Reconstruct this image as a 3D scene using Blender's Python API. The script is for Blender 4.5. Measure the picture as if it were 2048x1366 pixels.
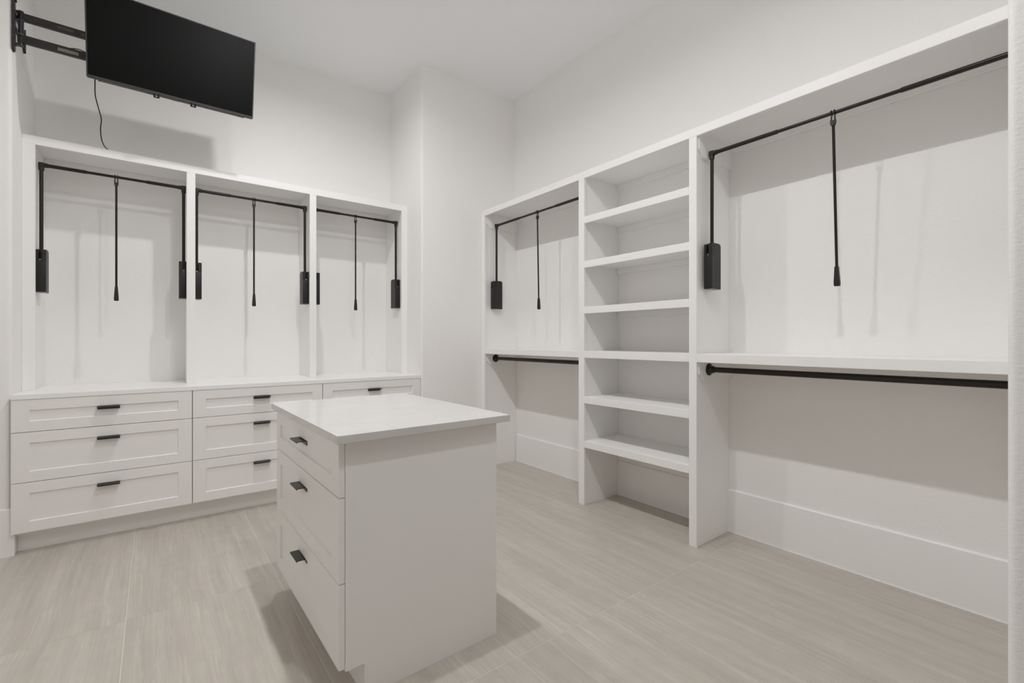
import bpy, bmesh, math, random
from mathutils import Matrix, Vector
random.seed(7)
PI = math.pi

# ---------------------------------------------------------------- clear
for o in list(bpy.data.objects):
    bpy.data.objects.remove(o)
scene = bpy.context.scene
COL = scene.collection

# ---------------------------------------------------------------- camera
cam_d = bpy.data.cameras.new('camera')
cam_d.sensor_width = 36.0
cam_d.lens = 928.71 / 2048 * 36.0
cam_d.shift_x = 0.4 / 2048
cam_d.shift_y = -2.25 / 2048
cam_d.clip_start = 0.01
cam = bpy.data.objects.new('camera', cam_d)
cam.location = (0, 0, 1.2)
cam.rotation_euler = (PI / 2, 0, -0.6562)
COL.objects.link(cam)
scene.camera = cam

# ---------------------------------------------------------------- world, exposure
w = bpy.data.worlds.new('world')
scene.world = w
w.use_nodes = True
w.node_tree.nodes['Background'].inputs[0].default_value = (1, 0.98, 0.95, 1)
w.node_tree.nodes['Background'].inputs[1].default_value = 0.0
scene.view_settings.view_transform = 'Standard'
scene.view_settings.look = 'None'
scene.view_settings.exposure = 0.19
scene.view_settings.gamma = 1.0
scene.view_settings.use_curve_mapping = False
scene.cycles.diffuse_bounces = 9
scene.cycles.max_bounces = 11

LAMP_POWER = 15.0                                  # watts of each recessed ceiling light
LAMP_COLOR = (0.975, 0.979, 0.992)
# three recessed lights, all above the frame; their places come from the shadows in the photograph
LAMP_SPOTS = [(0.70, 2.95), (0.70, 1.62), (0.70, 0.35)]
CEIL = 3.6155

# ---------------------------------------------------------------- materials
def new_mat(name, color, rough=0.5, metal=0.0, spec=0.5):
    m = bpy.data.materials.new(name)
    m.use_nodes = True
    b = m.node_tree.nodes['Principled BSDF']
    b.inputs['Base Color'].default_value = (*color, 1)
    b.inputs['Roughness'].default_value = rough
    b.inputs['Metallic'].default_value = metal
    b.inputs['Specular IOR Level'].default_value = spec
    return m, m.node_tree, b

def add_bump(nt, b, scale, strength, dist, detail=3.0, stretch=None):
    geo = nt.nodes.new('ShaderNodeNewGeometry')
    src = geo.outputs['Position']
    if stretch:
        mp = nt.nodes.new('ShaderNodeMapping')
        mp.inputs['Scale'].default_value = stretch
        nt.links.new(src, mp.inputs['Vector'])
        src = mp.outputs['Vector']
    n = nt.nodes.new('ShaderNodeTexNoise')
    n.inputs['Scale'].default_value = scale
    n.inputs['Detail'].default_value = detail
    n.inputs['Roughness'].default_value = 0.55
    nt.links.new(src, n.inputs['Vector'])
    bp = nt.nodes.new('ShaderNodeBump')
    bp.inputs['Strength'].default_value = strength
    bp.inputs['Distance'].default_value = dist
    nt.links.new(n.outputs['Fac'], bp.inputs['Height'])
    nt.links.new(bp.outputs['Normal'], b.inputs['Normal'])

M = {}
M['wall'], nt, b = new_mat('wall_paint', (0.905, 0.894, 0.878), 0.75, spec=0.25)
add_bump(nt, b, 75.0, 0.30, 0.004, 3.0, (1.0, 1.0, 1.6))
M['ceiling'], nt, b = new_mat('ceiling_paint', (0.935, 0.95, 0.97), 0.85, spec=0.2)
M['trim'], nt, b = new_mat('trim_paint', (0.905, 0.897, 0.887), 0.38, spec=0.4)
M['cabinet'], nt, b = new_mat('cabinet_paint', (0.868, 0.852, 0.834), 0.36, spec=0.4)
M['counter_paint'], nt, b = new_mat('painted_counter', (0.905, 0.897, 0.887), 0.3, spec=0.45)
M['black'], nt, b = new_mat('black_metal', (0.018, 0.0165, 0.0145), 0.38, 0.0, 0.5)
add_bump(nt, b, 180.0, 0.05, 0.001)
M['bronze'], nt, b = new_mat('dark_bronze_metal', (0.020, 0.016, 0.013), 0.28, 0.35, 0.5)
add_bump(nt, b, 120.0, 0.03, 0.001)
M['pull'], nt, b = new_mat('brushed_black_pull', (0.052, 0.047, 0.041), 0.36, 0.5, 0.5)
add_bump(nt, b, 250.0, 0.10, 0.001, 2.0, (0.15, 1, 1))
M['housing'], nt, b = new_mat('black_plastic', (0.0145, 0.014, 0.0132), 0.42, 0.0, 0.45)
add_bump(nt, b, 300.0, 0.06, 0.001)
M['cap'], nt, b = new_mat('grey_plastic_cap', (0.36, 0.35, 0.33), 0.5)
add_bump(nt, b, 100.0, 0.03, 0.001)
M['pin'], nt, b = new_mat('pivot_steel', (0.075, 0.072, 0.085), 0.3, 0.6)
add_bump(nt, b, 100.0, 0.03, 0.001)
M['washer'], nt, b = new_mat('pale_washer', (0.55, 0.54, 0.52), 0.4)
add_bump(nt, b, 100.0, 0.02, 0.001)
M['mount'], nt, b = new_mat('mount_steel', (0.032, 0.030, 0.027), 0.42, 0.2)
add_bump(nt, b, 200.0, 0.05, 0.001)
M['bezel'], nt, b = new_mat('tv_bezel', (0.045, 0.044, 0.042), 0.35)
add_bump(nt, b, 200.0, 0.03, 0.001)
M['tvback'], nt, b = new_mat('tv_back_plastic', (0.02, 0.02, 0.02), 0.55)
add_bump(nt, b, 200.0, 0.05, 0.001)
M['silver'], nt, b = new_mat('tv_silver_strip', (0.30, 0.295, 0.285), 0.3, 0.6)
add_bump(nt, b, 200.0, 0.02, 0.001)
M['screen'], nt, b = new_mat('tv_screen', (0.0010, 0.0010, 0.0010), 0.30, 0.0, 0.18)
add_bump(nt, b, 2.0, 0.003, 0.001)
M['cord'], nt, b = new_mat('black_cord', (0.012, 0.012, 0.012), 0.55)
add_bump(nt, b, 100.0, 0.03, 0.001)
M['grout'], nt, b = new_mat('tile_grout', (0.76, 0.71, 0.64), 0.8)
add_bump(nt, b, 150.0, 0.15, 0.001)
M['caulk'], nt, b = new_mat('caulk', (0.68, 0.65, 0.58), 0.6)
add_bump(nt, b, 100.0, 0.1, 0.001)

# lens of a recessed light: it gives off light
m = bpy.data.materials.new('light_lens'); m.use_nodes = True
nt = m.node_tree; b = nt.nodes['Principled BSDF']
b.inputs['Base Color'].default_value = (0.9, 0.9, 0.88, 1)
b.inputs['Emission Color'].default_value = (*LAMP_COLOR, 1)
b.inputs['Emission Strength'].default_value = 6.0
M['lens'] = m
m.cycles.emission_sampling = 'NONE'

# quartz with fine specks and a faint cloud
m, nt, b = new_mat('white_quartz', (0.82, 0.81, 0.795), 0.055, spec=0.5)
geo = nt.nodes.new('ShaderNodeNewGeometry')
n1 = nt.nodes.new('ShaderNodeTexNoise'); n1.inputs['Scale'].default_value = 9.0; n1.inputs['Detail'].default_value = 5
n2 = nt.nodes.new('ShaderNodeTexVoronoi'); n2.inputs['Scale'].default_value = 55.0
r1 = nt.nodes.new('ShaderNodeValToRGB')
r1.color_ramp.elements[0].position = 0.35; r1.color_ramp.elements[0].color = (0.650, 0.635, 0.618, 1)
r1.color_ramp.elements[1].position = 0.62; r1.color_ramp.elements[1].color = (0.676, 0.661, 0.643, 1)
r2 = nt.nodes.new('ShaderNodeValToRGB')
r2.color_ramp.elements[0].position = 0.06; r2.color_ramp.elements[0].color = (0.80, 0.80, 0.80, 1)
r2.color_ramp.elements[1].position = 0.14; r2.color_ramp.elements[1].color = (1, 1, 1, 1)
mx = nt.nodes.new('ShaderNodeMix'); mx.data_type = 'RGBA'; mx.blend_type = 'MULTIPLY'; mx.inputs[0].default_value = 0.6
nt.links.new(geo.outputs['Position'], n1.inputs['Vector']); nt.links.new(geo.outputs['Position'], n2.inputs['Vector'])
nt.links.new(n1.outputs['Fac'], r1.inputs[0]); nt.links.new(n2.outputs['Distance'], r2.inputs[0])
nt.links.new(r1.outputs[0], mx.inputs[6]); nt.links.new(r2.outputs[0], mx.inputs[7])
nt.links.new(mx.outputs[2], b.inputs['Base Color'])
M['quartz'] = m

# vein-cut porcelain tile: streaks run along the long side, each tile with its own offset
m, nt, b = new_mat('vein_cut_tile', (0.4, 0.37, 0.33), 0.34, spec=0.4)
geo = nt.nodes.new('ShaderNodeNewGeometry')
oi = nt.nodes.new('ShaderNodeObjectInfo')
mul = nt.nodes.new('ShaderNodeMath'); mul.operation = 'MULTIPLY'; mul.inputs[1].default_value = 37.0
nt.links.new(oi.outputs['Random'], mul.inputs[0])
cmb = nt.nodes.new('ShaderNodeCombineXYZ')
nt.links.new(mul.outputs[0], cmb.inputs[0]); nt.links.new(mul.outputs[0], cmb.inputs[1]); nt.links.new(mul.outputs[0], cmb.inputs[2])
va = nt.nodes.new('ShaderNodeVectorMath'); va.operation = 'ADD'
nt.links.new(geo.outputs['Position'], va.inputs[0]); nt.links.new(cmb.outputs[0], va.inputs[1])
# gentle waviness of the streaks
nw = nt.nodes.new('ShaderNodeTexNoise'); nw.inputs['Scale'].default_value = 2.2; nw.inputs['Detail'].default_value = 2
nt.links.new(va.outputs[0], nw.inputs['Vector'])
vs = nt.nodes.new('ShaderNodeVectorMath'); vs.operation = 'SCALE'; vs.inputs['Scale'].default_value = 0.032
nt.links.new(nw.outputs['Color'], vs.inputs[0])
vb = nt.nodes.new('ShaderNodeVectorMath'); vb.operation = 'ADD'
nt.links.new(va.outputs[0], vb.inputs[0]); nt.links.new(vs.outputs[0], vb.inputs[1])
def streak(sx, sy, scale, detail):
    mp = nt.nodes.new('ShaderNodeMapping'); mp.inputs['Scale'].default_value = (sx, sy, 1)
    nt.links.new(vb.outputs[0], mp.inputs['Vector'])
    n = nt.nodes.new('ShaderNodeTexNoise'); n.inputs['Scale'].default_value = scale
    n.inputs['Detail'].default_value = detail; n.inputs['Roughness'].default_value = 0.6
    nt.links.new(mp.outputs[0], n.inputs['Vector'])
    return n.outputs['Fac']
s1 = streak(11.0, 0.55, 1.6, 7)
s2 = streak(48.0, 1.3, 2.0, 5)
s3 = streak(7.5, 0.22, 1.5, 4)
s4 = streak(9.0, 6.0, 2.2, 6)
ra = nt.nodes.new('ShaderNodeValToRGB')
ra.color_ramp.elements[0].position = 0.30; ra.color_ramp.elements[0].color = (0.478, 0.439, 0.386, 1)
ra.color_ramp.elements[1].position = 0.70; ra.color_ramp.elements[1].color = (0.570, 0.528, 0.470, 1)
rb = nt.nodes.new('ShaderNodeValToRGB')
rb.color_ramp.elements[0].position = 0.35; rb.color_ramp.elements[0].color = (0.95, 0.95, 0.95, 1)
rb.color_ramp.elements[1].position = 0.68; rb.color_ramp.elements[1].color = (1.06, 1.06, 1.06, 1)
nt.links.new(s1, ra.inputs[0]); nt.links.new(s2, rb.inputs[0])
mx = nt.nodes.new('ShaderNodeMix'); mx.data_type = 'RGBA'; mx.blend_type = 'MULTIPLY'; mx.inputs[0].default_value = 1.0
nt.links.new(ra.outputs[0], mx.inputs[6]); nt.links.new(rb.outputs[0], mx.inputs[7])
# sparse thin pale veins where a slow noise crosses its middle value
sb = nt.nodes.new('ShaderNodeMath'); sb.operation = 'SUBTRACT'; sb.inputs[1].default_value = 0.5
ab = nt.nodes.new('ShaderNodeMath'); ab.operation = 'ABSOLUTE'
rv = nt.nodes.new('ShaderNodeValToRGB')
rv.color_ramp.elements[0].position = 0.0; rv.color_ramp.elements[0].color = (1.10, 1.10, 1.10, 1)
rv.color_ramp.elements[1].position = 0.010; rv.color_ramp.elements[1].color = (1, 1, 1, 1)
nt.links.new(s3, sb.inputs[0]); nt.links.new(sb.outputs[0], ab.inputs[0]); nt.links.new(ab.outputs[0], rv.inputs[0])
mv = nt.nodes.new('ShaderNodeMix'); mv.data_type = 'RGBA'; mv.blend_type = 'MULTIPLY'; mv.inputs[0].default_value = 1.0
nt.links.new(mx.outputs[2], mv.inputs[6]); nt.links.new(rv.outputs[0], mv.inputs[7])
rm = nt.nodes.new('ShaderNodeValToRGB')          # faint mottling between the streaks
rm.color_ramp.elements[0].position = 0.3; rm.color_ramp.elements[0].color = (0.965, 0.965, 0.965, 1)
rm.color_ramp.elements[1].position = 0.7; rm.color_ramp.elements[1].color = (1.04, 1.04, 1.04, 1)
nt.links.new(s4, rm.inputs[0])
mm = nt.nodes.new('ShaderNodeMix'); mm.data_type = 'RGBA'; mm.blend_type = 'MULTIPLY'; mm.inputs[0].default_value = 1.0
nt.links.new(mv.outputs[2], mm.inputs[6]); nt.links.new(rm.outputs[0], mm.inputs[7])
nt.links.new(mm.outputs[2], b.inputs['Base Color'])
bp = nt.nodes.new('ShaderNodeBump'); bp.inputs['Strength'].default_value = 0.08; bp.inputs['Distance'].default_value = 0.002
nt.links.new(s2, bp.inputs['Height']); nt.links.new(bp.outputs['Normal'], b.inputs['Normal'])
M['tile'] = m

# printed sticker on a mount arm: rows of tiny unreadable print
def print_mat(name, ground, ink, sx, sz):
    m, nt, b = new_mat(name, ground, 0.5)
    geo = nt.nodes.new('ShaderNodeNewGeometry')
    mp = nt.nodes.new('ShaderNodeMapping'); mp.inputs['Scale'].default_value = (sx, 0.0, sz)
    nt.links.new(geo.outputs['Position'], mp.inputs['Vector'])
    n = nt.nodes.new('ShaderNodeTexNoise'); n.inputs['Scale'].default_value = 1.0; n.inputs['Detail'].default_value = 1
    nt.links.new(mp.outputs[0], n.inputs['Vector'])
    r = nt.nodes.new('ShaderNodeValToRGB'); r.color_ramp.interpolation = 'CONSTANT'
    r.color_ramp.elements[0].position = 0.0; r.color_ramp.elements[0].color = (*ground, 1)
    r.color_ramp.elements[1].position = 0.5; r.color_ramp.elements[1].color = (*ink, 1)
    nt.links.new(n.outputs['Fac'], r.inputs[0]); nt.links.new(r.outputs[0], b.inputs['Base Color'])
    return m
M['print_white'] = print_mat('white_print', (0.032, 0.030, 0.027), (0.50, 0.49, 0.46), 260.0, 420.0)
M['print_grey'] = print_mat('grey_print', (0.060, 0.056, 0.052), (0.085, 0.08, 0.075), 200.0, 300.0)
M['print_red'] = print_mat('rust_print', (0.06, 0.030, 0.020), (0.16, 0.065, 0.035), 200.0, 300.0)

# ---------------------------------------------------------------- mesh helpers
class MB:
    """collects shapes into one bmesh"""
    def __init__(self):
        self.bm = bmesh.new()
    def box(self, x0, x1, y0, y1, z0, z1, bev=0.0, seg=1):
        vs = [self.bm.verts.new((x, y, z)) for x in (x0, x1) for y in (y0, y1) for z in (z0, z1)]
        F = [(0, 1, 3, 2), (4, 6, 7, 5), (0, 4, 5, 1), (2, 3, 7, 6), (0, 2, 6, 4), (1, 5, 7, 3)]
        fs = [self.bm.faces.new([vs[i] for i in f]) for f in F]
        if bev > 0:
            es = list({e for f in fs for e in f.edges})
            bmesh.ops.bevel(self.bm, geom=es, offset=bev, segments=seg, profile=0.6, affect='EDGES')
        return self
    def prism(self, poly, axis, a0, a1):
        """extrude a closed 2d outline along an axis (poly coordinates are the other two axes in x,y,z order)"""
        def put(p, a):
            if axis == 'z': return (p[0], p[1], a)
            if axis == 'y': return (p[0], a, p[1])
            return (a, p[0], p[1])
        A = [self.bm.verts.new(put(p, a0)) for p in poly]
        B = [self.bm.verts.new(put(p, a1)) for p in poly]
        n = len(poly)
        self.bm.faces.new(A); self.bm.faces.new(B[::-1])
        for i in range(n):
            self.bm.faces.new((A[i], B[i], B[(i + 1) % n], A[(i + 1) % n]))
        return self
    def tube(self, pts, r, seg=16):
        """round tube through points; r is a number or a list of radii"""
        pts = [Vector(p) for p in pts]
        rs = r if isinstance(r, (list, tuple)) else [r] * len(pts)
        rings = []
        up = None
        for i, p in enumerate(pts):
            if i == 0: t = pts[1] - p
            elif i == len(pts) - 1: t = p - pts[i - 1]
            else:
                t = (pts[i + 1] - pts[i - 1])
            if t.length < 1e-9: t = pts[min(i + 1, len(pts) - 1)] - pts[max(i - 2, 0)]
            t.normalize()
            if up is None:
                up = Vector((0, 0, 1)) if abs(t.z) < 0.9 else Vector((1, 0, 0))
            a = up.cross(t).normalized(); c = t.cross(a).normalized(); up = c
            rings.append([self.bm.verts.new(p + (a * math.cos(k * 2 * PI / seg) + c * math.sin(k * 2 * PI / seg)) * rs[i]) for k in range(seg)])
        for i in range(len(rings) - 1):
            for k in range(seg):
                self.bm.faces.new((rings[i][k], rings[i][(k + 1) % seg], rings[i + 1][(k + 1) % seg], rings[i + 1][k]))
        self.bm.faces.new(rings[0][::-1]); self.bm.faces.new(rings[-1])
        return self
    def lathe(self, prof, origin, axis, seg=24):
        """profile of (along, radius) turned about an axis direction"""
        o = Vector(origin); t = Vector(axis).normalized()
        return self.tube([o + t * a for a, _ in prof], [max(r, 1e-4) for _, r in prof], seg)
    def obj(self, name, mat, parent=None, smooth=False):
        bmesh.ops.recalc_face_normals(self.bm, faces=self.bm.faces[:])
        me = bpy.data.meshes.new(name)
        self.bm.to_mesh(me); self.bm.free()
        if smooth:
            me.shade_smooth(); me.set_sharp_from_angle(angle=math.radians(38))
        me.materials.append(M[mat])
        o = bpy.data.objects.new(name, me)
        COL.objects.link(o)
        if parent is not None: o.parent = parent
        return o

def tag(o, label, cat, group=None):
    o['label'] = label; o['category'] = cat
    if group: o['group'] = group
    return o

def thing(name, label, cat, loc=(0, 0, 0), rotz=0.0, group=None):
    o = bpy.data.objects.new(name, None)
    o.empty_display_size = 0.1
    COL.objects.link(o)
    o.location = loc; o.rotation_euler = (0, 0, rotz)
    return tag(o, label, cat, group)

def structure(o, label):
    o['kind'] = 'structure'; o['label'] = label
    return o

def arc(cx, cy, r, a0, a1, n=7):
    return [(cx + r * math.cos(math.radians(a0 + (a1 - a0) * i / (n - 1))), cy + r * math.sin(math.radians(a0 + (a1 - a0) * i / (n - 1)))) for i in range(n)]

# ================================================================ the room
XL, XR = -1.50, 2.872             # side walls
YALC = 4.379                      # back of the alcove
YJL, YJR = 3.755, 3.700           # wall faces left and right of the alcove
XA0, XA1 = -0.630, 1.854          # sides of the alcove
YF = 0.156                        # inner face of the wall with the opening
XO0, XO1 = -0.60, 1.602            # the opening the camera stands in
YFAR = -1.60                      # wall of the lobby behind the camera
T = 0.12

# floor: grout bed plus one object per tile
fl = MB(); fl.box(XL - T, XR + T, YFAR - T, YALC + T, -0.10, -0.0012)
floor = structure(fl.obj('floor', 'grout'), 'pale grout bed under large greige floor tiles')
def tile_piece(x0, x1, y0, y1):
    if x1 - x0 < 0.02 or y1 - y0 < 0.02: return
    g = 0.0014
    t = MB(); t.box(x0 + g, x1 - g, y0 + g, y1 - g, -0.008, 0.0, 0.0006)
    t.obj('tile', 'tile', floor)
TX0, TPX, TY0, TPY = 1.681, 0.5925, 1.385, 1.198
for i in range(-6, 4):
    for j in range(-3, 4):
        x0 = max(TX0 + i * TPX, XL); x1 = min(TX0 + (i + 1) * TPX, XR)
        y0 = max(TY0 + j * TPY, YFAR); y1 = min(TY0 + (j + 1) * TPY, YALC)
        if y0 < YJR - 0.01: tile_piece(x0, x1, y0, min(y1, YJR) if (x1 < XA0 or x0 > XA1) else y1)
        else: tile_piece(max(x0, XA0), min(x1, XA1), y0, y1)

c = MB(); c.box(XL - T, XR + T, YFAR - T, YALC + T, CEIL, CEIL + 0.12)
structure(c.obj('ceiling', 'ceiling'), 'smooth white painted ceiling')

wb = MB(); wb.box(XA0 - 0.4, XA1 + 0.4, YALC, YALC + T, 0, CEIL)
structure(wb.obj('wall_back', 'wall'), 'off-white textured wall at the back of the alcove')
R = 0.018
wl = MB(); wl.prism([(XL - T, YJL)] + arc(XA0 - R, YJL + R, R, -90, 0) + [(XA0, YALC), (XL - T, YALC)], 'z', 0, CEIL)
structure(wl.obj('wall_left', 'wall', smooth=True), 'off-white wall left of the alcove with rounded corner')
wc = MB(); wc.prism([(XA1, YALC)] + arc(XA1 + R, YJR + R, R, 180, 270) + [(XR, YJR), (XR, YALC)], 'z', 0, CEIL)
structure(wc.obj('wall_corner', 'wall', smooth=True), 'off-white wall block between alcove and shelving with rounded corner')
wr = MB(); wr.box(XR, XR + T, YFAR - T, YALC + T, 0, CEIL)
structure(wr.obj('wall_right', 'wall'), 'off-white textured wall behind the white shelving')
ws = MB(); ws.box(XL - T, XL, YFAR - T, YJL, 0, CEIL)
structure(ws.obj('wall_side', 'wall'), 'off-white side wall opposite the shelving')
wf = MB()
wf.prism([(XL, YF - T), (XO0, YF - T), (XO0, YF), (XL, YF)], 'z', 0, CEIL)
wf.prism([(XR, YF)] + arc(XO1 + R, YF - R, R, 90, 180) + arc(XO1 + R, YF - T + R, R, 180, 270) + [(XR, YF - T)], 'z', 0, CEIL)
wf.box(XO0, XO1 + R, YF - T, YF, 2.55, CEIL)
structure(wf.obj('wall_front', 'wall', smooth=True), 'off-white textured wall with rounded opening edge beside shelving')
wz = MB(); wz.box(XL, XR, YFAR - T, YFAR, 0, CEIL)
structure(wz.obj('wall_lobby', 'wall'), 'plain off-white wall of the lobby')

# baseboards
ZB = 0.266
def base_profile_y(y_wall, out):    # outline in (y, z) for a board on a wall that faces -y
    return [(y_wall, 0), (y_wall - out, 0), (y_wall - out, ZB - 0.006), (y_wall - out + 0.006, ZB), (y_wall, ZB)]
b_ = MB(); b_.prism(base_profile_y(YJL, 0.014), 'x', XL, -0.617)
b_.box(XA0, -0.617, YJL, 3.798, 0, ZB)
structure(b_.obj('baseboard_left', 'trim'), 'tall white baseboard left of the drawers')
def base_right(y0, y1, name, label):
    q = MB(); xo = XR - 0.013
    q.prism([(XR, 0), (xo, 0), (xo, ZB - 0.006), (xo + 0.006, ZB), (XR, ZB)], 'y', y0, y1)
    q.box(xo - 0.004, xo, y0, y1, 0, 0.004)
    return structure(q.obj(name, 'trim'), label)
base_right(2.394, 3.640, 'baseboard_corner', 'tall white baseboard under the far hanging bay')
base_right(1.512, 2.366, 'baseboard_shelves', 'tall white baseboard behind the open shelves')
base_right(0.189, 1.482, 'baseboard_right', 'tall white baseboard under the near hanging bay')

# ================================================================ recessed ceiling lights
def downlight(x, y, label, where):
    t = thing(where + '_recessed_light_offscreen', label, 'ceiling light', (x, y, CEIL), 0, 'recessed ceiling lights in a row')
    m_ = MB(); m_.lathe([(0.0, 0.090), (-0.006, 0.088), (-0.009, 0.080), (-0.009, 0.045)], (0, 0, 0), (0, 0, 1), 32)
    m_.obj('trim_ring', 'trim', t, True)
    l_ = MB(); l_.lathe([(-0.0095, 0.043), (-0.0115, 0.040)], (0, 0, 0), (0, 0, 1), 32)
    l_.obj(where + '_lens_offscreen', 'lens', t, True)
    ld = bpy.data.lights.new(where + '_lamp_offscreen', 'AREA')
    ld.shape = 'DISK'; ld.spread = math.radians(163); ld.size = 0.065; ld.energy = LAMP_POWER; ld.color = LAMP_COLOR
    lo = bpy.data.objects.new(where + '_lamp_offscreen', ld); COL.objects.link(lo)
    lo.parent = t; lo.location = (0, 0, -0.014)
for (x, y), lb in zip(LAMP_SPOTS, ['round white recessed light in the ceiling in front of the television',
                                   'round white recessed light in the ceiling over the island',
                                   'round white recessed light in the ceiling just inside the opening']):
    downlight(x, y, lb, 'alcove' if y > 2 else 'island' if y > 1 else 'opening')

# ================================================================ right wall: built-in shelving
XFr = 2.478                        # face of the trim
XBk = XR - 0.001
TR = 0.020                         # trim depth
ZTL, ZTOP = 2.380, 2.431
sh = thing('built_in_shelving', 'white built-in wardrobe shelving with open shelves between two hanging bays', 'shelving', (2.67, 1.95, 0))
def P(mb, name, mat, parent, smooth=False):
    """world-space part of the shelving"""
    bmesh.ops.translate(mb.bm, vec=Vector((-2.67, -1.95, 0)), verts=mb.bm.verts[:])
    return mb.obj(name, mat, parent, smooth)
UPR = [(0.1575, 0.188), (1.472, 1.5205), (2.3565, 2.412), (3.640, 3.698)]
for i, (a, b2) in enumerate(UPR):
    ia = 0.010
    q = MB(); q.box(XFr + TR, XBk, a + (ia if i else 0), b2 - (ia if i < 3 else 0), 0, ZTL + 0.028)
    u = P(q, 'upright_panel', 'trim', sh)
    q = MB(); q.box(XFr, XFr + TR, a, b2, 0, ZTL, 0.0015)
    P(q, 'face_trim', 'trim', u)
# top: thin board with a deeper face
q = MB(); q.box(XFr + TR, XBk, UPR[0][0], UPR[3][1], ZTL + 0.028, ZTOP)
top = P(q, 'top_board', 'trim', sh)
q = MB(); q.box(XFr, XFr + TR, UPR[0][0], UPR[3][1], ZTL, ZTOP, 0.0015)
P(q, 'face_trim', 'trim', top)
BAYS = {'C': (UPR[0][1], UPR[1][0]), 'B': (UPR[1][1], UPR[2][0]), 'A': (UPR[2][1], UPR[3][0])}
def back_cleat(y0, y1, zbot, ztop, parent):
    q = MB(); q.box(XBk - 0.016, XBk, y0, y1, zbot, ztop, 0.001); P(q, 'back_cleat', 'trim', parent)
def side_cleat(y_face, direction, zbot, ztop, parent):
    """rod-mounting board on an upright, front lower corner cut off"""
    poly = [(XFr + TR + 0.001, ztop), (XFr + TR + 0.001, zbot + 0.040), (XFr + 0.058, zbot), (XBk, zbot), (XBk, ztop)]
    q = MB(); q.prism(poly, 'y', y_face, y_face + 0.016 * direction); P(q, 'side_cleat', 'trim', parent)
def shelf(y0, y1, zt, th=0.049, back=True):
    q = MB(); q.box(XFr + TR, XBk, y0 - 0.009, y1 + 0.009, zt - 0.022, zt)
    s = P(q, 'shelf', 'trim', sh)
    q = MB(); q.box(XFr, XFr + TR, y0, y1, zt - th, zt, 0.0015)
    P(q, 'edge_trim', 'trim', s)
    if back: back_cleat(y0 - 0.009, y1 + 0.009, zt - th - 0.0135, zt - 0.022, s)
    return s
for zt in (2.100, 1.776, 1.4435, 1.1225, 0.7915, 0.4695):
    shelf(*BAYS['B'], zt)
for k in ('A', 'C'):
    y0, y1 = BAYS[k]
    s = shelf(y0, y1, 1.1225, back=True)
    side_cleat(y1 + 0.010, -1, 0.966, 1.1005, s); side_cleat(y0 - 0.010, 1, 0.966, 1.1005, s)
    side_cleat(y1 + 0.010, -1, 2.270, 2.408, top); side_cleat(y0 - 0.010, 1, 2.270, 2.408, top)
for k in ('A', 'B', 'C'):
    y0, y1 = BAYS[k]
    back_cleat(y0 - 0.009, y1 + 0.009, 2.3665, 2.408, top)

# ================================================================ alcove: hutch
YU = 3.995
ZU0, ZUT, ZUTOP = 0.8972, 2.389, 2.4414
hu = thing('open_hutch', 'white three-bay open hutch standing on the long alcove countertop', 'hutch', (0.6, 4.18, ZU0))
def H(mb, name, parent):
    bmesh.ops.translate(mb.bm, vec=Vector((-0.6, -4.18, -ZU0)), verts=mb.bm.verts[:])
    return mb.obj(name, 'trim', parent)
HX = [(-0.6295, -0.5726), (0.1809, 0.2324), (1.0026, 1.054), (1.8004, 1.8535)]
for i, (a, b2) in enumerate(HX):
    q = MB(); q.box(a + (0.008 if i else 0), b2 - (0.008 if i < 3 else 0), YU + TR, YALC - 0.001, ZU0, ZUT + 0.028)
    u = H(q, 'upright_panel', hu)
    q = MB(); q.box(a, b2, YU, YU + TR, ZU0, ZUT, 0.0015); H(q, 'face_trim', u)
q = MB(); q.box(HX[0][0], HX[3][1], YU + TR, YALC - 0.001, ZUT + 0.028, ZUTOP)
ht = H(q, 'top_board', hu)
q = MB(); q.box(HX[0][0], HX[3][1], YU, YU + TR, ZUT, ZUTOP, 0.0015); H(q, 'face_trim', ht)
for i in range(3):
    q = MB(); q.box(HX[i][1] - 0.007, HX[i + 1][0] + 0.007, YALC - 0.017, YALC - 0.001, ZUT - 0.012, ZUT + 0.0275, 0.001)
    H(q, 'back_cleat', ht)

# ================================================================ drawer cabinets
def shaker_front(x0, x1, y, z0, z1, th=0.020, stile=0.0725, rail=0.059, rec=0.008):
    """frame and sunk panel as one front; faces -y, y is the front face"""
    q = MB(); bm = q.bm
    e = 0.0012
    ch = 0.004
    def ring(ax0, ax1, az0, az1, yy): return [bm.verts.new(v) for v in ((ax0, yy, az0), (ax1, yy, az0), (ax1, yy, az1), (ax0, yy, az1))]
    rings = [ring(x0, x1, z0, z1, y + th), ring(x0, x1, z0, z1, y + e), ring(x0 + e, x1 - e, z0 + e, z1 - e, y),
             ring(x0 + stile, x1 - stile, z0 + rail, z1 - rail, y),
             ring(x0 + stile + ch * 0.9, x1 - stile - ch * 0.9, z0 + rail + ch * 0.9, z1 - rail - ch * 0.9, y + rec)]
    for a, b2 in zip(rings, rings[1:]):
        for k in range(4): bm.faces.new((a[k], a[(k + 1) % 4], b2[(k + 1) % 4], b2[k]))
    bm.faces.new(rings[-1]); bm.faces.new(rings[0][::-1])
    return q
def tab_pull(xc, y_panel, zt, wdt=0.104, out=0.040):
    """flat shelf pull with a back plate and a small front lip"""
    q = MB(); h = wdt / 2
    q.box(xc - h, xc + h, y_panel - 0.003, y_panel, zt - 0.019, zt, 0.0005)
    poly = [(-h, y_panel - 0.002), (-h, y_panel - out), (h, y_panel - out), (h, y_panel - 0.002)]
    q.box(xc - h, xc + h, y_panel - out, y_panel - 0.0025, zt - 0.003, zt, 0.0005)
    q.box(xc - h, xc + h, y_panel - out, y_panel - out + 0.003, zt - 0.006, zt - 0.0028, 0.0004)
    return q
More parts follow.
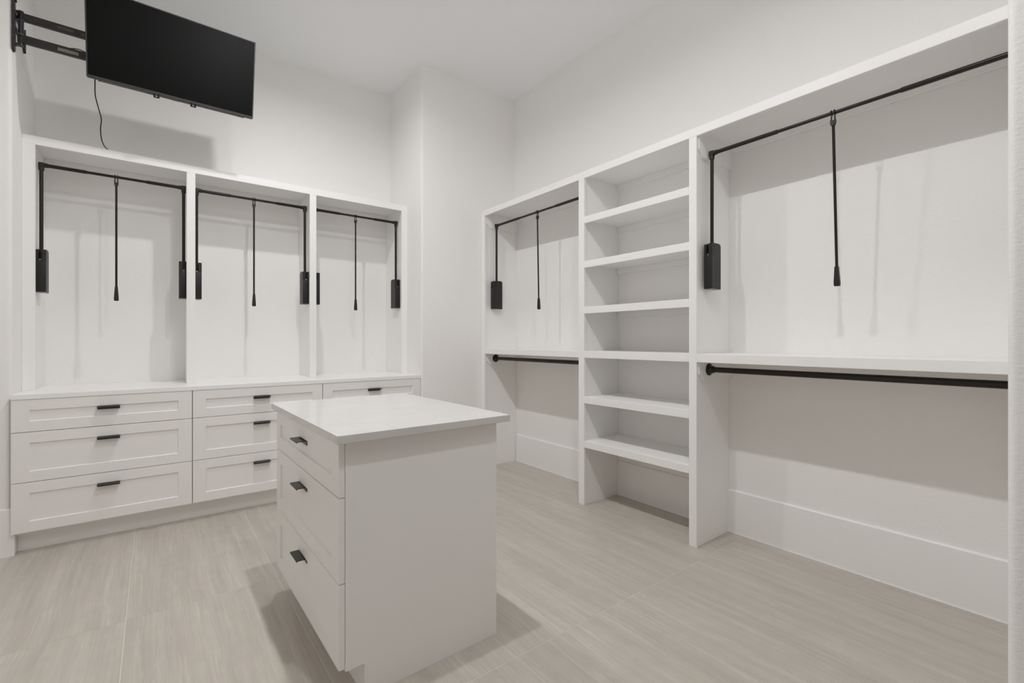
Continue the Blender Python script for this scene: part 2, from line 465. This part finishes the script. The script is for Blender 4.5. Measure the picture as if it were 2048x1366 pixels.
DRAWERS = [(0.6865, 0.8678), (0.4050, 0.6835), (0.1240, 0.4020)]   # bottom, top of each front
def drawer_stack(root, x0, x1, y_front):
    for z0, z1 in DRAWERS:
        d = shaker_front(x0, x1, y_front, z0, z1).obj('drawer', 'cabinet', root)
        d['label'] = 'white shaker drawer front'
        p = tab_pull((x0 + x1) / 2 - 0.003, y_front + 0.008, z1 - 0.059 - 0.003 - (0.0018 if z1 > 0.8 else 0)).obj('handle', 'pull', d)
        p['label'] = 'black flat tab pull'

# three base cabinets under the alcove counter (local x = world x, fronts face -y)
YD = 3.716
UN = [(-0.6275, 0.1973, 'white three-drawer base cabinet at the alcove end under the television'),
      (0.2018, 1.0245, 'white three-drawer base cabinet in the middle of the alcove, half behind the island'),
      (1.0290, 1.8495, 'white base cabinet in the alcove with only its top drawer showing above the island')]
for x0, x1, lb in UN:
    w2 = (x1 - x0) / 2; xc = (x0 + x1) / 2
    t = thing('drawer_cabinet', lb, 'cabinet', (xc, YD, 0), 0, 'drawer cabinets under the alcove counter')
    q = MB()
    lo = -w2 + (0.0125 if x0 < -0.6 else 0.0)
    q.box(lo + (0.003 if x0 < -0.6 else -0.0020), w2 + (0.0020 if x1 < 1.8 else 0.002), 0.0215, YALC - YD - 0.003, 0.112, 0.868)
    q.obj('carcass', 'cabinet', t)
    q = MB(); q.box(lo - (0.0018 if x0 < -0.6 else 0.0021), w2 + 0.0021, 0.084, 0.100, 0.0005, 0.1115)
    q.obj('toe_kick', 'cabinet', t)
    drawer_stack(t, -w2, w2, 0.0)
q = MB(); q.box(-0.6292, 1.8535, 3.713, YALC - 0.001, 0.8688, 0.8968, 0.002, 2)
tag(q.obj('alcove_countertop', 'counter_paint'), 'long white countertop over the alcove drawers under the hutch', 'countertop')

# island (rotated: its local x runs along world -y, its fronts face world -x)
IX, IY0, IY1, IX1 = 0.4744, 1.5365, 2.447, 1.1085
yc = (IY0 + IY1) / 2; hw = (IY1 - IY0) / 2
isl = thing('island_cabinet', 'white freestanding three-drawer island cabinet in the middle of the floor', 'cabinet', (IX, yc, 0), -PI / 2)
ISL_TURN = 0.0100                                # the island stands very slightly askew, turned about its near corner
pv = Vector((0.47, 1.52, 0))
isl.location = pv + Matrix.Rotation(ISL_TURN, 3, 'Z') @ (Vector((IX, yc, 0)) - pv)
isl.rotation_euler = (0, 0, -PI / 2 + ISL_TURN)
q = MB()
dep = IX1 - IX
ky = 0.086                                       # toe kick set-back behind the drawer face
q.box(-hw, hw, 0.0415, dep, 0.115, 0.8688)
q.box(-hw, hw, ky, dep, 0.0005, 0.1155)
q.obj('carcass', 'cabinet', isl)
q = MB(); q.box(-hw, hw + 0.0012, 0.0215, 0.0418, 0.1140, 0.8688, 0.001)
q.obj('face_frame', 'cabinet', isl)
q = MB(); q.box(hw - 0.001, hw + 0.0025, ky - 0.001, ky + 0.007, 0.0005, 0.1150, 0.0005)
q.obj('kick_edge_strip', 'cabinet', isl)
drawer_stack(isl, -hw + 0.001, hw - 0.001, 0.0)
q = MB()
q.box(0.459 - 0.47, 1.152 - 0.47, 1.500 - 1.52, 2.490 - 1.52, 0.0, 0.0274, 0.002, 2)
slab = q.obj('island_countertop', 'quartz')
slab.location = (0.47, 1.52, 0.8692); slab.rotation_euler = (0, 0, ISL_TURN)
tag(slab, 'white speckled quartz slab overhanging the island cabinet', 'countertop')

# ================================================================ pull-down wardrobe lifts
def lift(label, loc, rotz, width, wand_x, tilt=0.0, hide_far=False):
    """local x along the rod from 0 to width between two uprights, local y into the bay"""
    t = thing('wardrobe_lift', label, 'wardrobe rail', loc, rotz, 'pull-down wardrobe lifts')
    zr = 2.298; o = 0.021; yr = 0.0
    # telescoping rod: thicker end sleeves and a thinner middle
    L = width
    a, c2 = 0.30 * L, 0.70 * L
    q = MB(); q.tube([(a - 0.03, yr, zr), (c2 + 0.03, yr, zr)], 0.0088, 20); q.obj('rod', 'bronze', t, True)
    for x0, x1 in ((o, a), (c2, L - o)):
        q = MB(); q.tube([(x0, yr, zr), (x1, yr, zr)], 0.0112, 20); q.obj('rod_sleeve', 'bronze', t, True)
    for x, sgn in ((0.0, 1), (L, -1)):
        xa = x + sgn * o
        q = MB(); q.tube([(xa, yr, 1.72), (xa, yr, zr)], 0.0098, 18); q.obj('arm', 'bronze', t, True)
        q = MB()
        q.box(xa - 0.0135, xa + 0.0135, yr - 0.0135, yr + 0.0135, zr - 0.016, zr + 0.0145, 0.004, 2)
        q.tube([(xa, yr, zr - 0.034), (xa, yr, zr - 0.010)], 0.0136, 18)
        q.tube([(xa + sgn * 0.010, yr, zr), (xa + sgn * 0.031, yr, zr)], 0.0136, 18)
        q.obj('elbow', 'housing', t, True)
        # spring housing screwed to the upright; real slot in its front upper part
        y0, y1, z0, z1, pr = yr - 0.053, yr + 0.049, 1.500, 1.766, 0.048
        xs = sorted((x + sgn * 0.0015, x + sgn * pr))
        q = MB()
        xm = x + sgn * 0.022
        q.prism([(y0 + 0.030, z0), (y1, z0), (y1, z1 - 0.020)] + arc(y1 - 0.020, z1 - 0.020, 0.020, 15, 90, 6) + [(y0 + 0.030, z1)], 'x', xs[0], xs[1])
        q.box(xs[0], xs[1], y0, y0 + 0.031, z0, z1 - 0.072, 0.002, 2)
        q.box(xs[0], xm - 0.0055, y0, y0 + 0.031, z1 - 0.074, z1 - 0.006, 0.002)
        q.box(xm + 0.0055, xs[1], y0, y0 + 0.031, z1 - 0.074, z1 - 0.003, 0.002)
        # shallow rib down the inner side
        xr_ = x + sgn * (pr + 0.0012)
        q.box(min(xr_, x + sgn * pr), max(xr_, x + sgn * pr), y0 + 0.004, y0 + 0.010, z0 + 0.004, z1 - 0.006)
        hs = q.obj('housing', 'housing', t, True)
        q = MB(); q.box(xs[0] + 0.003, xs[1] - 0.003, y0 + 0.006, y1 - 0.006, z0 - 0.002, z0 + 0.002)
        q.obj('end_cap', 'cap', hs)
        q = MB(); q.tube([(xm - 0.0054, y0 + 0.014, z1 - 0.066), (xm + 0.0054, y0 + 0.014, z1 - 0.066)], 0.0045, 12)
        q.obj('screw', 'washer', hs, True)
    # hanging pull wand
    wx = wand_x
    bx_, by_ = wx, yr + tilt
    zt_, zb_ = zr - 0.062, 1.466
    def at(z):
        f = (zr - z) / (zr - zb_)
        return (wx, yr + tilt * f, z)
    q = MB(); q.tube([at(zt_ + 0.012), at(1.558)], 0.0064, 14)
    wd = q.obj('pull_wand', 'bronze', t, True)
    q = MB()
    for s in (-1, 1):
        pts = []
        for k in range(13):
            an = math.radians(-60 + k * 25)
            pts.append((wx + s * 0.0066, yr + 0.0125 * math.cos(an), zr + 0.0125 * math.sin(an)))
        q.tube(pts, 0.0027, 8)
        q.tube([(wx + s * 0.0066, yr + 0.001, zr - 0.0115), (wx + s * 0.0075, yr + 0.001, zr - 0.034), (wx + s * 0.004, yr + 0.002, zr - 0.052)], [0.0032, 0.0036, 0.0042], 8)
    q.prism([(wx - 0.0112, zr - 0.032), (wx - 0.0108, zr - 0.048), (wx - 0.0078, zr - 0.060), (wx + 0.0078, zr - 0.060), (wx + 0.0108, zr - 0.048), (wx + 0.0112, zr - 0.032), (wx + 0.0040, zr - 0.036), (wx - 0.0040, zr - 0.036)], 'y', yr - 0.006, yr + 0.009)
    q.obj('clip', 'housing', wd, True)
    q = MB()
    p0, p1 = Vector(at(1.562)), Vector(at(zb_))
    def ringpts(c3, rx, ry): return [(c3.x - rx, c3.y - ry, c3.z), (c3.x + rx, c3.y - ry, c3.z), (c3.x + rx, c3.y + ry, c3.z), (c3.x - rx, c3.y + ry, c3.z)]
    lv = [(0.0, 0.0078, 0.0074), (0.06, 0.0080, 0.0076), (0.84, 0.0126, 0.0105), (0.965, 0.0120, 0.0095), (1.0, 0.0102, 0.008)]
    rings = [[q.bm.verts.new(v) for v in ringpts(p0.lerp(p1, f), rx, ry)] for f, rx, ry in lv]
    for ra_, rb_ in zip(rings, rings[1:]):
        for k in range(4): q.bm.faces.new((ra_[k], ra_[(k + 1) % 4], rb_[(k + 1) % 4], rb_[k]))
    q.bm.faces.new(rings[0]); q.bm.faces.new(rings[-1][::-1])
    bmesh.ops.bevel(q.bm, geom=[e for e in q.bm.edges if abs((e.verts[0].co - e.verts[1].co).normalized().z) > 0.8], offset=0.002, segments=2, affect='EDGES')
    q.obj('grip', 'housing', wd, True)
    return t

YRL = 4.098
lbl = ['black pull-down wardrobe lift in the hutch bay below the television',
       'black pull-down wardrobe lift in the middle bay of the hutch',
       'black pull-down wardrobe lift in the hutch bay next to the corner wall']
wandx = [-0.202, 0.6165, 1.4115]
for i in range(3):
    xa, xb = HX[i][1], HX[i + 1][0]
    xa -= 0.008; xb += 0.008
    lift(lbl[i], (xa, YRL, 0), 0, xb - xa, wandx[i] - xa)
XRR = 2.598
ya, yb = BAYS['A'][1] + 0.010, BAYS['A'][0] - 0.010
lift('black pull-down wardrobe lift in the far hanging bay of the shelving beside the corner wall', (XRR, ya - 0.016, 0), -PI / 2, ya - yb - 0.032, ya - 0.016 - 3.016, 0.018)
ya, yb = BAYS['C'][1] + 0.010, BAYS['C'][0]
lift('long black pull-down wardrobe lift in the hanging bay next to the opening', (XRR, ya - 0.016, 0), -PI / 2, ya - yb - 0.018, ya - 0.016 - 0.8305, 0.055)

# fixed lower hanging rods
def fixed_rod(label, y0, y1):
    L = y1 - y0
    t = thing('closet_rod', label, 'closet rod', (2.602, y1, 1.028), -PI / 2, 'fixed hanging rods under the shelves')
    q = MB(); q.tube([(0.004, 0, 0), (L - 0.004, 0, 0)], 0.0160, 28); q.obj('rod', 'bronze', t, True)
    for x, s in ((0.0, 1), (L, -1)):
        q = MB(); q.lathe([(0.0005, 0.036), (0.005, 0.036), (0.009, 0.031), (0.011, 0.024), (0.022, 0.0215), (0.030, 0.0205), (0.034, 0.018)], (x, 0, 0), (s, 0, 0), 28)
        q.obj('flange', 'bronze', t, True)
    return t
fixed_rod('thick dark bronze rod under the mid shelf of the near hanging bay', BAYS['C'][0] + 0.006, BAYS['C'][1] - 0.006)
fixed_rod('thick dark bronze rod under the mid shelf of the far hanging bay', BAYS['A'][0] + 0.006, BAYS['A'][1] - 0.006)

# ================================================================ television on an extended wall arm
TVX0, TVX1 = -0.3171, 0.5497
TW = TVX1 - TVX0; TH = 0.4906
tilt = math.radians(13.8)
tv = thing('television', 'black flat television tilted down on a wall arm above the hutch', 'television', ((TVX0 + TVX1) / 2, 3.700, 2.7588))
tv.rotation_euler = (tilt, 0, 0)
hw2 = TW / 2
q = MB()
bz = 0.0065
for x0, x1, z0, z1 in ((-hw2, -hw2 + bz, 0, TH), (hw2 - bz, hw2, 0, TH), (-hw2 + bz, hw2 - bz, TH - bz, TH), (-hw2 + bz, hw2 - bz, 0, 0.013)):
    q.box(x0, x1, -0.003, 0.012, z0, z1, 0.0006)
q.obj('bezel', 'bezel', tv)
q = MB(); q.box(-hw2 + 0.004, hw2 - 0.004, 0.0005, 0.006, 0.010, TH - 0.004); q.obj('screen', 'screen', tv)
q = MB()
q.box(-hw2 + 0.002, hw2 - 0.002, 0.0121, 0.026, 0.002, TH - 0.002, 0.002)
q.prism([(-hw2 + 0.05, -0.004), (hw2 - 0.05, -0.004), (hw2 - 0.09, 0.30), (-hw2 + 0.09, 0.30)], 'y', 0.026, 0.050)
q.obj('back_shell', 'tvback', tv)
q = MB(); q.box(-hw2 + 0.003, hw2 - 0.003, 0.0122, 0.0150, -0.0040, 0.0030); q.obj('silver_strip', 'silver', tv)
for cx_ in (-0.105, 0.088):
    q = MB()
    q.box(cx_ - 0.0155, cx_ - 0.0052, 0.012, 0.026, -0.019, 0.004); q.box(cx_ + 0.0052, cx_ + 0.0155, 0.012, 0.026, -0.019, 0.004)
    q.box(cx_ - 0.0155, cx_ + 0.0155, 0.012, 0.026, -0.020, -0.014)
    q.obj('stand_socket', 'tvback', tv)
q = MB(); q.prism([(-0.032, 0.004), (-0.029, -0.012), (0.012, -0.012), (0.015, 0.004)], 'y', -0.004, 0.010)
q.obj('sensor_tab', 'bezel', tv)
q = MB()
for k in range(34):
    for x0 in (-0.372, 0.125):
        q.box(x0 + k * 0.0062, x0 + k * 0.0062 + 0.0034, 0.0185, 0.0255, -0.0080, 0.0030)
vent = q.obj('vent_grille', 'silver', tv); vent['kind'] = 'stuff'

mt = thing('tv_wall_mount', 'black steel two-arm television bracket on the alcove side wall', 'tv bracket', (XA0, 3.83, 2.85))
def W(mb, name, mat, parent, smooth=False):
    bmesh.ops.translate(mb.bm, vec=Vector((-XA0, -3.83, -2.85)), verts=mb.bm.verts[:])
    return mb.obj(name, mat, parent, smooth)
xw = XA0 + 0.0008
y0 = 3.752
q = MB(); q.prism([(y0, 2.836), (y0 + 0.020, 2.818), (y0 + 0.034, 2.836), (y0 + 0.034, 3.196), (y0 + 0.020, 3.212), (y0, 3.196)], 'x', xw, xw + 0.010)
W(q, 'wall_rail', 'mount', mt)
for zc in (2.862, 3.108, 3.140):
    q = MB(); q.tube([(xw + 0.010, y0 + 0.018, zc), (xw + 0.015, y0 + 0.018, zc), (xw + 0.017, y0 + 0.018, zc)], [0.0085, 0.0085, 0.006], 12); W(q, 'bolt', 'mount', mt, True)
y0 = 4.015
q = MB(); q.prism([(y0, 2.965), (y0 + 0.022, 2.940), (y0 + 0.026, 2.965), (y0 + 0.026, 3.060), (y0 + 0.022, 3.085), (y0, 3.060)], 'x', xw, xw + 0.012)
W(q, 'side_bracket', 'mount', mt)
q = MB()
q.box(xw, xw + 0.008, 3.787, 4.016, 2.965, 2.985, 0.001); W(q, 'cross_plate', 'mount', mt)
q = MB(); q.box(xw, xw + 0.008, 3.787, 4.016, 3.040, 3.060, 0.001); W(q, 'cross_plate', 'mount', mt)
YA = 3.83; XP = -0.606
for z in (2.893, 3.078):
    q = MB(); q.box(xw + 0.004, XP, YA - 0.016, YA + 0.016, z - 0.004, z + 0.004, 0.001)
    W(q, 'hinge_lug', 'mount', mt)
q = MB(); q.tube([(XP, YA, 2.888), (XP, YA, 3.088)], 0.0125, 20)
pin = W(q, 'pivot_pin', 'pin', mt, True)
for z in (2.9535, 3.0365):
    q = MB(); q.tube([(XP, YA, z - 0.0012), (XP, YA, z + 0.0012)], 0.0142, 20); W(q, 'washer', 'washer', pin, True)
for z0, z1 in ((2.9085, 2.9525), (3.0355, 3.0775)):
    q = MB()
    q.box(XP + 0.004, 0.125, YA - 0.011, YA + 0.011, z0, z1, 0.0012)
    q.tube([(XP, YA, z0), (XP, YA, z1)], 0.0150, 20)
    arm = W(q, 'arm', 'mount', mt, True)
    if z0 < 3.0:
        q = MB(); q.box(-0.453, -0.362, YA - 0.0116, YA - 0.0109, 2.918, 2.936); W(q, 'printed_label', 'print_white', arm)
    else:
        q = MB(); q.box(-0.455, -0.385, YA - 0.0116, YA - 0.0109, 3.047, 3.064); W(q, 'printed_label', 'print_grey', arm)
        q = MB(); q.box(-0.352, -0.322, YA - 0.0116, YA - 0.0109, 3.042, 3.062); W(q, 'printed_label', 'print_red', arm)
q = MB()
q.tube([(0.125, YA, 2.885), (0.125, YA, 3.10)], 0.014, 18)
q.box(0.055, 0.185, YA - 0.060, YA - 0.030, 2.885, 3.095, 0.002)
q.box(0.108, 0.142, YA - 0.034, YA, 2.94, 3.04, 0.002)
q.box(0.025, 0.055, YA - 0.105, YA - 0.060, 2.86, 3.13, 0.002); q.box(0.185, 0.215, YA - 0.105, YA - 0.060, 2.86, 3.13, 0.002)
W(q, 'screen_plate', 'mount', mt)

def smooth_path(pts, n=8):
    out = []
    P_ = [Vector(p) for p in pts]; P_ = [P_[0] * 2 - P_[1]] + P_ + [P_[-1] * 2 - P_[-2]]
    for i in range(1, len(P_) - 2):
        for k in range(n):
            t_ = k / n
            a, b2, c3, d = P_[i - 1], P_[i], P_[i + 1], P_[i + 2]
            out.append(0.5 * ((2 * b2) + (-a + c3) * t_ + (2 * a - 5 * b2 + 4 * c3 - d) * t_ ** 2 + (-a + 3 * b2 - 3 * c3 + d) * t_ ** 3))
    out.append(P_[-2]); return out
# the photograph fixes directions for the cord; its depth runs from the set's back to the hutch top
def ray_at_y(px, py, y):
    th = 0.6562; u = (px - 1023.6) / 928.71; v = -(py - 680.75) / 928.71
    dx, dy = u * math.cos(th) + math.sin(th), -u * math.sin(th) + math.cos(th)
    return (dx / dy * y, y, 1.2 + v / dy * y)
cp = [ray_at_y(189.5, 150, 3.744), ray_at_y(190, 165, 3.75), ray_at_y(190.5, 190, 3.79), ray_at_y(196, 213, 3.83), ray_at_y(202.5, 238, 3.87),
      ray_at_y(201, 258, 3.91), ray_at_y(203, 278, 3.95), ray_at_y(209, 292.5, 3.985)]
e1 = ray_at_y(218, 298.3, 4.02)
cp += [(e1[0], 4.02, ZUTOP + 0.0038), (e1[0] + 0.04, 4.12, ZUTOP + 0.0036), (e1[0] + 0.05, 4.30, ZUTOP + 0.0036)]
q = MB(); q.tube(smooth_path(cp), 0.0030, 8)
tag(q.obj('power_cord', 'cord', smooth=True), 'thin black power cord hanging from the television onto the hutch top', 'cord')
cp = [ray_at_y(138, 96.5, 3.83), ray_at_y(150, 97.5, 3.83), ray_at_y(160, 99.5, 3.83), ray_at_y(172, 105.5, 3.83), ray_at_y(185, 116, 3.82)]
q = MB(); q.tube(smooth_path(cp), 0.0028, 8)
tag(q.obj('signal_cable', 'cord', smooth=True), 'short black cable resting on the lower bracket arm behind the television', 'cable')
